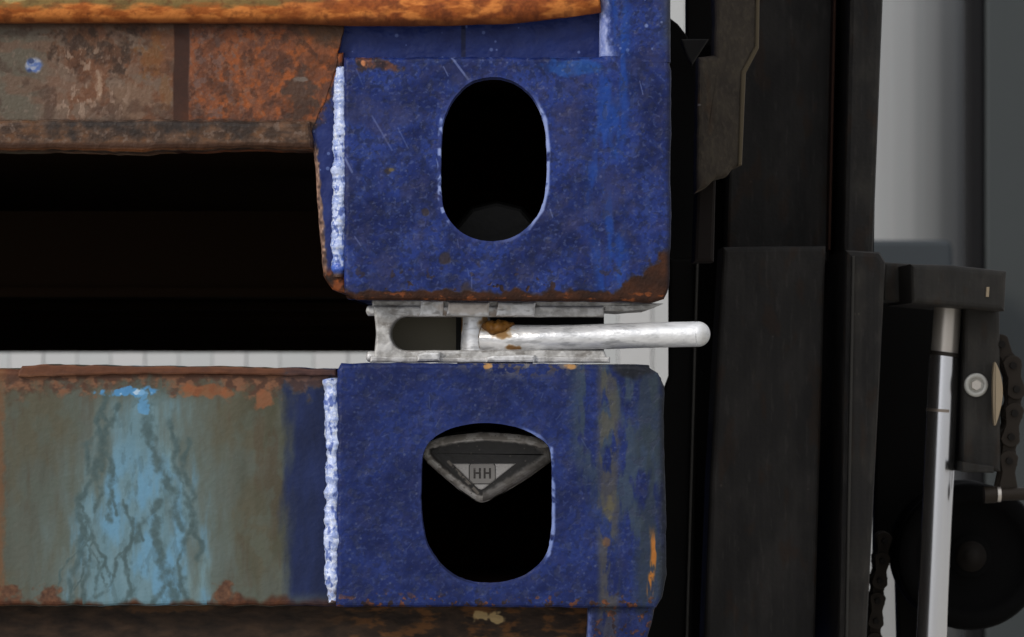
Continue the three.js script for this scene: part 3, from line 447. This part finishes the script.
  for (let i = 0; i < 10; i++) { const m = new THREE.Mesh(i < 9 ? mergeGeometries([cm.clone().translate(0, 0.028, 0), cl.clone()]) : cm, voidM); m.name = 'cross_member'; m.position.set(wx(xR) - WIDE / 2, wy(250) - 0.012 - (i > 3 ? 0.008 : 0), -0.5 - i * 0.58); m.castShadow = true; t.add(m); }
  part('side_rail', new THREE.BoxGeometry(0.05, 0.12, LONG - 0.4).translate(wx(xR) - 0.035, wy(150), -LONG / 2 - 0.05), containerM, t);
  part('side_rail', new THREE.BoxGeometry(0.05, 0.12, LONG - 0.4).translate(wx(xL) + 0.035, wy(150), -LONG / 2 - 0.05), containerM, t);
  part('rear_sill', new THREE.BoxGeometry(WIDE - 0.04, 0.13, 0.12).translate(wx(xR) - WIDE / 2, Y0 + 0.0135 + 0.065, -LONG + 0.06), voidM, t);
  part('side_wall', [new THREE.BoxGeometry(0.03, 2.3, LONG - 0.3).translate(wx(xR) - 0.03, wy(60) + 1.15, -LONG / 2 - 0.1), new THREE.BoxGeometry(0.03, 2.3, LONG - 0.1).translate(wx(xL) + 0.03, wy(60) + 1.15, -LONG / 2 - 0.06)], containerBlueM, t);
  part('roof', new THREE.BoxGeometry(WIDE, 0.03, LONG).translate(wx(xR) - WIDE / 2, wy(60) + 2.33, -LONG / 2 - 0.01), containerBlueM, t);
}

// ------------------------------------------------------------------ lower container
{
  const t = thing('shipping_container', 'lower stacked container with blue corner and worn blue-green header beam', 'shipping container', 'stacked shipping containers');
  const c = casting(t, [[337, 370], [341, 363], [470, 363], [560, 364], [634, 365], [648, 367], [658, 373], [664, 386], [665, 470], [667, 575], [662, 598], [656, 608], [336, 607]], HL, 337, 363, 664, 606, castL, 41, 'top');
  part('weld_bead', rope([V3(wx(330), wy(379), -0.006), V3(wx(332.5), wy(400), -0.005), V3(wx(332.5), wy(420), -0.0045), V3(wx(334), wy(460), -0.005), V3(wx(332.5), wy(520), -0.0045), V3(wx(332.5), wy(575), -0.005), V3(wx(333.5), wy(603), -0.007)],
    (u, a) => 0.0038 * (0.5 + 0.85 * fbm(u * 20, a * 0.35, 821, 3) + 0.3 * fbm(u * 40, a * 0.8, 822, 2)) * (1 - 0.25 * ss(0.9, 1, u)), 18, 220), beadM, c, 'worn weld bead with caught light painted pale');
  part('corner_post', plate([[588, 598], [658, 598], [648, 637], [645, 700], [587, 700]], 0.006, 0.1, { bevel: 0.003, seg: 3, amp: 1, seed: 43 }), castL, t);
  part('corner_post', new THREE.BoxGeometry(0.028, 2.24, 0.1).translate(wx(616), wy(700) - 1.12, -0.057), containerBlueM, t);
  part('header_beam', plate([[-140, 370], [20, 369], [60, 366], [200, 369], [330, 371], [342, 371], [342, 606], [-140, 606]], 0.009, 0.06, { bevel: 0.0025, seg: 3, amp: 1.4, step: 9, seed: 45 }), tealM, t);
  const flg = part('header_flange', plate([[18, 372], [22, 366], [40, 364.5], [130, 366], [210, 366], [240, 367], [336, 369], [336, 376], [150, 374], [18, 377]], 0.006, 0.05, { bevel: 0.001, amp: 1.3, step: 6, seed: 47 }), tealM, t);
  // under the beam: recessed end wall and door header
  part('end_wall', [plate([[-140, 600], [592, 600], [592, 700], [-140, 700]], 0.028, 0.02, { bevel: 0.001, amp: 0.8, seed: 49 }), new THREE.BoxGeometry(2.2, 2.2, 0.03).translate(wx(590) - 1.1, wy(700) - 1.1, -0.05), new THREE.BoxGeometry(WIDE - 0.7, 0.11, 0.04).translate(wx(xL) + 0.1 + (WIDE - 0.7) / 2, wy(488), -0.04)], underM, t);
  part('roof', new THREE.BoxGeometry(WIDE - 0.1, 0.02, LONG - 0.3).translate(wx(xR) - WIDE / 2, wy(450), -LONG / 2 - 0.08), containerM, t);
  part('side_wall', [new THREE.BoxGeometry(0.03, 2.3, LONG - 0.3).translate(wx(xR) - 0.03, wy(455) - 1.15, -LONG / 2 - 0.1), new THREE.BoxGeometry(0.03, 2.3, LONG - 0.1).translate(wx(xL) + 0.03, wy(455) - 1.15, -LONG / 2 - 0.06)], containerBlueM, t);
}

// ------------------------------------------------------------------ twistlock
{
  const t = thing('twistlock', 'galvanised twistlock clamped between the two blue corners with lever sticking out right', 'container lock');
  const zf = -0.016, zd = 0.11;
  // housing: face with a round-ended pocket open to the right
  const pocket = []; for (let i = 0; i <= 14; i++) { const a = -Math.PI / 2 - i / 14 * Math.PI; pocket.push([406 + Math.cos(a) * 16, 333.5 + Math.sin(a) * 17]); }
  part('housing', [plate([[373, 306], [604, 306], [604, 317], [406, 316.5], ...pocket.slice(1, -1), [406, 350.5], [604, 350], [608, 361], [374, 361], [376, 333]], 0.016, 0.05, { bevel: 0.0012, seg: 3, amp: 0.5, seed: 51 })], darkGalvM, t);
  part('pocket', [plate(rect(380, 310, 470, 358), 0.046, 0.03, { bevel: 0 })], flatMat([96, 92, 80], 0.7), t);
  part('pocket', [plate(rect(456, 312, 604, 356), 0.0455, 0.02, { bevel: 0 })], flatMat([22, 21, 20], 0.7), t);
  // flanges seated in the castings' apertures, with raised pads
  part('flange', [plate([[372, 301], [374, 299.5], [600, 300], [640, 303], [664, 303.5], [648, 310], [620, 312], [604, 311], [604, 308], [372, 307]], 0.018, 0.09, { bevel: 0.001, amp: 0.4 })], darkGalvM, t);
  part('flange', [plate([[370, 356], [470, 357.5], [540, 356], [610, 357], [610, 363], [370, 362.5]], 0.0135, 0.09, { bevel: 0.001, amp: 0.6, seed: 5 })], darkGalvM, t);
  for (const r of [[419, 300, 444, 316.5], [446, 302, 490, 316], [496, 302, 536, 316]]) part('pad', plate([[r[0] + 2, r[1]], [r[2], r[1]], [r[2] - 1, r[3]], [r[0], r[3]]], 0.0145, 0.02, { bevel: 0.0012, amp: 0.5, seed: r[0] }), galvM, t);
  for (const r of [[417, 352, 440, 361.5], [486, 355, 535, 362.5]]) part('pad', plate([[r[0], r[1] + 2], [r[0] + 8, r[1]], [r[2], r[1]], [r[2], r[3]], [r[0], r[3]]], 0.0115, 0.02, { bevel: 0.0012, amp: 0.5, seed: r[0] }), galvM, t);
  for (const [x, y] of [[368, 310], [368.5, 356.5]]) part('knob', rope([V3(wx(364), wy(y), -0.02), V3(wx(382), wy(y + 0.3), -0.02)], (u) => 0.0026 * Math.sqrt(clamp(u * 7)) + 0.0001, 12, 24), galvM, t);
  // turning shaft, collar and lever
  part('shaft', [new THREE.CylinderGeometry(0.0072, 0.0078, 0.0185, 32).translate(wx(475), wy(334), -0.036)], leverM, t);
  const P = [[483, 338], [510, 338.5], [545, 338], [600, 336.5], [650, 335], [699, 334]].map(([x, y], i) => V3(wx(x), wy(y), -0.033 + i * 0.0055));
  part('lever_handle', rope(P, (u, a) => { const b = lerp(0.0074, 0.0064, ss(0, 0.45, u)) * (0.985 + 0.03 * fbm(u * 30, a, 831, 2)); return u > 0.985 ? b * 0.985 : b; }, 28, 140).translate(0, 0, 0), leverM, t);
  const end = new THREE.SphereGeometry(0.00635, 28, 18); end.scale(0.95, 1, 1); end.translate(P[5].x, P[5].y, P[5].z); part('lever_tip', end, leverM, t);
  part('grease', rope([V3(wx(482), wy(325), -0.0285), V3(wx(494), wy(327), -0.0245), V3(wx(506), wy(326), -0.0245), V3(wx(514), wy(323), -0.026)], (u, a) => 0.0036 * Math.sin(Math.PI * clamp(u * 0.9 + 0.06)) * (0.7 + 0.6 * fbm(u * 9, a, 833, 2)) + 0.0003, 14, 40), greaseM, t, 'orange-brown dried grease');
  part('shaft_core', new THREE.CylinderGeometry(0.02, 0.02, 0.075, 32).translate(wx(494), wy(332), -0.095), blackM, t);
  // upper cone, standing in the upper casting
  {
    const g = new THREE.ExtrudeGeometry(new THREE.Shape([[-0.027, 0], [0.027, 0], [0.029, 0.008], [0.012, 0.028], [0, 0.031], [-0.012, 0.028], [-0.029, 0.008]].map((p) => V2(...p))), { depth: 0.045, bevelEnabled: true, bevelSize: 0.003, bevelThickness: 0.005, bevelSegments: 3 });
    g.translate(wx(496), wy(262), -0.115); part('upper_cone', [g, new THREE.CylinderGeometry(0.014, 0.014, 0.03, 24).translate(wx(496), wy(280), -0.09)], coneM, t);
  }
  // lower cone: shield-shaped nose with a rim painted pale for its lit chamfer and a sunk triangular panel with the foundry mark
  const cone = part('lower_cone', new THREE.CylinderGeometry(0.014, 0.014, 0.05, 24).translate(wx(486, 1.04), wy(420), -0.09), coneM, t);
  part('nose', plate(uneven(spline(NOSE, 70), 0.7, 4, 61), 0.036, 0.05, { bevel: 0.0052, seg: 6 }), noseM, cone, 'dark cast nose with lit edges painted pale');
  const cv = document.createElement('canvas'); cv.width = 280; cv.height = 112; const q = cv.getContext('2d');
  q.fillStyle = '#cfcac4'; q.fillRect(0, 0, 280, 112);
  for (let i = 0; i < 900; i++) { const g = 150 + rng() * 100 | 0; q.fillStyle = `rgba(${g},${g - 3},${g - 7},0.25)`; q.fillRect(rng() * 280, rng() * 112, 1 + rng() * 6, 1 + rng() * 5); }
  q.strokeStyle = '#2b2826'; q.lineWidth = 7; q.lineJoin = 'round'; q.beginPath(); q.roundRect(84, 4, 100, 76, 16); q.stroke(); q.fillStyle = '#a5a09a'; q.fill(); q.fillStyle = '#45403c'; q.font = 'bold 54px sans-serif'; q.textAlign = 'center'; q.fillText('H', 114, 62); q.fillText('H', 154, 62);
  for (let i = 0; i < 70; i++) { q.fillStyle = `rgba(170,165,158,${0.15 + rng() * 0.3})`; q.fillRect(84 + rng() * 100, 4 + rng() * 76, 2 + rng() * 9, 1 + rng() * 5); }
  const et = new THREE.CanvasTexture(cv); et.colorSpace = THREE.SRGBColorSpace;
  const em = new THREE.MeshStandardMaterial({ map: et, roughness: 0.55, metalness: 0.2 }); em.userData.rect = [wx(449, 1.03) / S + 512, 356 + (461 - 356) * 1.03, wx(519, 1.03) / S + 512, 356 + (491 - 356) * 1.03];
  part('emblem_panel', plate([[452, 463.5], [516, 463.5], [484, 489], [481, 490], [478, 489]], 0.0352, 0.003, { bevel: 0.0008 }), em, cone, 'pale triangular panel with a cast mark');
}

// ------------------------------------------------------------------ lift mast on the right
{
  const t = thing('lift_mast', 'black lift truck mast leaning slightly beside the stacked containers', 'forklift mast');
  const lines = [];
  // inner upright
  const up = part('inner_upright', [plate([[738, -120], [838, -120], [829, 262], [726, 262]], 0.30, 0.03, { bevel: 0.002 })], mastM, t);
  part('upright_flange', plate([[852, -120], [888, -120], [873, 262], [843, 262]], 0.26, 0.12, { bevel: 0.003 }), railM, up);
  part('upright_web', plate([[700, -120], [880, -120], [868, 640], [672, 640]], 0.36, 0.04, { bevel: 0.001 }), blackM, up);
  part('upright_edge', plate([[836, -120], [839, -120], [831, 250], [828, 250]], 0.285, 0.03, { bevel: 0.0008 }), flatMat([58, 38, 28], 0.7), up);
  // outer upright
  const ou = part('outer_upright', [plate([[723, 247], [780, 246], [826, 246], [812, 760], [700, 760], [710, 480]], 0.22, 0.05, { bevel: 0.003, seg: 3 })], mastM, t);
  part('upright_flange', [plate([[846, 250], [880, 252], [886, 262], [867, 640], [864, 760], [836, 760]], 0.20, 0.14, { bevel: 0.003 })], railM, ou);
  part('upright_edge', plate([[852, 256], [855, 256], [846, 760], [843, 760]], 0.196, 0.01, { bevel: 0.0006 }), flatMat([56, 54, 50], 0.6), ou);
  part('upright_flange', [plate([[669, 258], [700, 258], [690, 760], [640, 760], [640, 420], [660, 400], [669, 376]], 0.24, 0.012, { bevel: 0.002 })], blackM, ou);
  part('upright_edge', plate([[696, 258], [699, 258], [685, 760], [682, 760]], 0.236, 0.01, { bevel: 0.0008 }), flatMat([72, 70, 66], 0.45, 0.3), ou);
  // bracket plate in front
  const br = part('bracket_plate', plate([[716, -120], [760, -120], [758, 48], [745, 72], [741, 165], [733, 168], [728, 175], [716, 178], [708, 186], [696, 192], [698, 57], [714, 55]], 0.10, 0.03, { bevel: 0.0025, seg: 3, amp: 0.9, seed: 71 }), brackM, t);
  part('bracket_edge', plate([[757, -100], [761, -100], [759, 48], [746, 73], [742, 165], [738, 166], [741, 72], [755, 46]], 0.099, 0.01, { bevel: 0.0008 }), flatMat([84, 74, 56], 0.6), br);
  part('bracket_arm', [plate([[697, 186], [716, 176], [714, 262], [694, 262]], 0.13, 0.03, { bevel: 0.002 })], flatMat([30, 24, 20], 0.8), t);
  part('guide_plate', [plate([[669, 17], [678, 24], [688, 37], [690, 58], [699, 58], [699, 258], [669, 258]], 0.18, 0.02, { bevel: 0.001 }), plate([[687, -120], [718, -120], [718, 42], [687, 42]], 0.2, 0.02, { bevel: 0.001 })], blackM, t);
  part('guide_lug', plate([[681, 39], [709, 39], [698, 56], [692, 65], [687, 56]], 0.15, 0.012, { bevel: 0.001 }), flatMat([52, 50, 47], 0.7), t);
  // crosshead, piston rod, pulley
  const ch = part('crosshead', [plate([[911, 264], [952, 265], [1007, 271], [1005, 311], [912, 303]], 0.22, 0.12, { bevel: 0.003, seg: 3 }), plate([[884, 262], [914, 264], [914, 304], [884, 300]], 0.28, 0.06, { bevel: 0.002 })], headM, t);
  part('wear_mark', plate([[986.5, 287], [989.5, 287], [989, 297], [986, 297]], 0.2185, 0.004, { bevel: 0.0004 }), tanM, ch);
  part('cover_plate', [plate([[965, 306], [1000, 310], [1001, 472], [963, 470]], 0.257, 0.06, { bevel: 0.002 })], headM, t);
  part('back_plate', [plate([[876, 296], [940, 296], [936, 470], [940, 760], [901, 760], [896, 566], [874, 556]], 0.40, 0.012, { bevel: 0.002 })], blackM, t);
  const r16 = 15 * S * (D + 0.27) / D, rodTop = at(948, 306, 0.27), rodMid = at(944.5, 354, 0.27), rodBot = at(926, 760, 0.27);
  part('piston_rod', cyl(rodBot, rodMid, r16, r16, 48), chromeM, t);
  const hb = part('rod_head', cyl(rodMid, rodTop, r16 * 0.92, r16 * 0.92, 48), dullSteelM, t);
  part('rod_ring', [cyl(at(944.8, 352, 0.27), at(944.3, 356, 0.27), r16 * 1.04, r16 * 1.04, 48)], flatMat([60, 56, 52], 0.5, 0.6), hb);
  part('rod_ring', [cyl(at(941.6, 409, 0.27), at(941.4, 412, 0.27), r16 * 1.01, r16 * 1.01, 48)], flatMat([150, 138, 126], 0.4, 0.8), hb);
  // bolt: washer with a lip, hexagon head
  const bp = at(976, 385, 0.2562), k3 = S * 1.16;
  const wash = new THREE.LatheGeometry([V2(0, 0), V2(6.5, 0), V2(7, 1.6), V2(9, 2.6), V2(11.5, 2.4), V2(12, 0.5), V2(12, 0)].map((v) => v.multiplyScalar(k3)), 32).rotateX(Math.PI / 2).translate(bp.x, bp.y, bp.z);
  const bo = part('bolt', wash, zincM, t);
  part('bolt_head', new THREE.CylinderGeometry(5.2 * k3, 5.8 * k3, 3.4 * k3, 6).rotateX(Math.PI / 2).translate(bp.x, bp.y, bp.z + 2 * k3), dullSteelM, bo);
  // pulley behind the rod
  const pc = at(970, 556, 0.34), pr = 74 * S * (D + 0.34) / D;
  const pul = part('chain_pulley', new THREE.LatheGeometry([V2(0, 0.004), V2(0.28, 0.004), V2(0.3, 0), V2(0.72, 0), V2(0.76, 0.006), V2(0.96, 0.006), V2(1, 0.002), V2(0.99, -0.006), V2(0.90, -0.012), V2(0.90, -0.028), V2(0.99, -0.034), V2(1, -0.038), V2(0, -0.038)].map((v) => V2(v.x * pr, v.y)).reverse(), 64).rotateX(Math.PI / 2).translate(pc.x, pc.y, pc.z), flatMat([10, 9, 9], 0.75, 0, 0.2), t);
  part('hub', new THREE.LatheGeometry([V2(0, 0.008), V2(0.10, 0.008), V2(0.11, 0.005), V2(0.2, 0.006), V2(0.22, 0)].map((v) => V2(v.x * pr, v.y)).reverse(), 32).rotateX(Math.PI / 2).translate(pc.x, pc.y, pc.z + 0.001), flatMat([26, 21, 16], 0.7, 0.1), pul);
  part('rim_disc', plate(spline([[995, 362], [1000, 372], [1003, 392], [1000, 412], [995, 426], [993, 394]], 40), 0.249, 0.006, { bevel: 0.0006 }), tanM, t, 'pale tan worn disc edge');
  const hose = part('hose_fitting', [cyl(at(984, 495, 0.26), at(996, 494.5, 0.26), 8.5 * S * 1.16), cyl(at(996, 494.5, 0.26), at(1050, 493, 0.26), 6.5 * S * 1.16)], flatMat([52, 46, 40], 0.5, 0.4), t);
  part('clip', cyl(at(997, 494.5, 0.259), at(1000.5, 494.5, 0.259), 7.6 * S * 1.16), dullSteelM, hose);
  part('bracket_foot', [plate([[962, 462], [994, 466], [994, 473], [962, 472]], 0.25, 0.06, { bevel: 0.001 })], headM, t);
}
// chains
function chain(label, pts, d, n) {
  const t = thing('lift_chain', label, 'chain', 'lift chains of the mast'), k = (D + d) / D, path = new THREE.CatmullRomCurve3(pts.map(([x, y]) => at(x, y, d)));
  for (let i = 0; i < n; i++) {
    const a = path.getPointAt((i + 0.02) / n), b = path.getPointAt(Math.min(1, (i + 1.02) / n)), L = a.distanceTo(b), ang = Math.atan2(b.y - a.y, b.x - a.x), r = L * 0.40;
    const sh = new THREE.Shape(); // figure-eight side plate
    for (let j = 0; j <= 10; j++) { const q = Math.PI * (0.62 + 0.76 * j / 10); sh[j ? 'lineTo' : 'moveTo'](Math.cos(q) * r, Math.sin(q) * r); }
    sh.lineTo(L / 2, -r * 0.62);
    for (let j = 0; j <= 10; j++) { const q = Math.PI * (-0.38 + 0.76 * j / 10); sh.lineTo(L + Math.cos(q) * r, Math.sin(q) * r); }
    sh.lineTo(L / 2, r * 0.62); sh.closePath();
    const g = new THREE.ExtrudeGeometry(sh, { depth: 0.002, bevelEnabled: true, bevelSize: 0.0004, bevelThickness: 0.0004, bevelSegments: 1 });
    const g2 = g.clone().translate(0, 0, -0.012); g.rotateZ(ang); g2.rotateZ(ang); const dz = (i % 2) * 0.0028; g.translate(a.x, a.y, a.z + dz); g2.translate(a.x, a.y, a.z - dz);
    const lk = part('link', [g, g2], chainM, t);
    part('pin', new THREE.CylinderGeometry(r * 0.36, r * 0.36, 0.024, 14).rotateX(Math.PI / 2).translate(a.x, a.y, a.z - 0.004), flatMat([28, 25, 22], 0.5, 0.4), lk);
  }
}
chain('dark roller chain curving over the right edge above the hose fitting', [[1000, 344], [1011, 364], [1015, 394], [1011, 425], [1008, 452], [1007, 484]], 0.265, 6);
chain('dark roller chain hanging low between the mast upright and chrome rod', [[884, 540], [879, 580], [875, 622], [873, 700]], 0.37, 8);

// ------------------------------------------------------------------ behind the mast on the right
{
  const d = 12, k = (D + d) / D;
  const t = thing('round_column', 'pale grey round column behind the mast, its right side in shade', 'column');
  const m = surface([0, 0, 260, 200], 1, (x, y) => { const v = fbm(x / 3, y / 900, 901, 3), w = fbm(x / 10, y / 900, 903, 2); return { c: mix([150, 153, 155], [184, 186, 188], v * 0.4 + w * 0.6), r: 0.7, h: v }; }, { bump: 0.002 });
  delete m.userData.rect;
  const k2 = k * 1.04, r = 119 * S * k2, c0 = at(866, 0, d + r); part('shaft', new THREE.CylinderGeometry(r, r, 5, 64, 1).translate(c0.x, 2.5, -d - r), m, t);
  const b = thing('grey_cabinet', 'dark grey flat panel cabinet at the right edge behind the chain', 'cabinet');
  const p0 = at(986, 0, 10.3), p1 = at(1130, 0, 10.3); part('body', new RoundedBoxGeometry(p1.x - p0.x, 5, 0.06, 3, 0.012).translate((p0.x + p1.x) / 2, 2.5, -10.3 - 0.03), panelGreyM, b);
  const q0 = at(990, 0, 13.6); part('sky_blocker', new THREE.BoxGeometry(1.2, 5, 3.1).translate(q0.x + 0.6, 2.5, -10.42 - 1.55), flatMat([30, 31, 33], 0.8), b);  // unseen dark box added to keep sky light off the column's right side
  part('edge_shade_strip', new RoundedBoxGeometry(0.075, 5, 0.09, 3, 0.025).translate(p0.x - 0.036, 2.5, -10.3 - 0.05), flatMat([22, 22, 24], 0.8), b);  // dark strip added in place of the shadow gap beside the column
  const l = thing('grey_ledge_box', 'low dark grey box with rounded top corner in front of the pale column', 'box');
  part('body', plate([[840, 240], [946, 240], [951, 242], [953, 248], [954, 300], [840, 300]], 9.8, 0.4, { bevel: 0.02, seg: 4 }), flatMat([58, 63, 67], 0.6), l);
}
renderer.render(scene, camera);
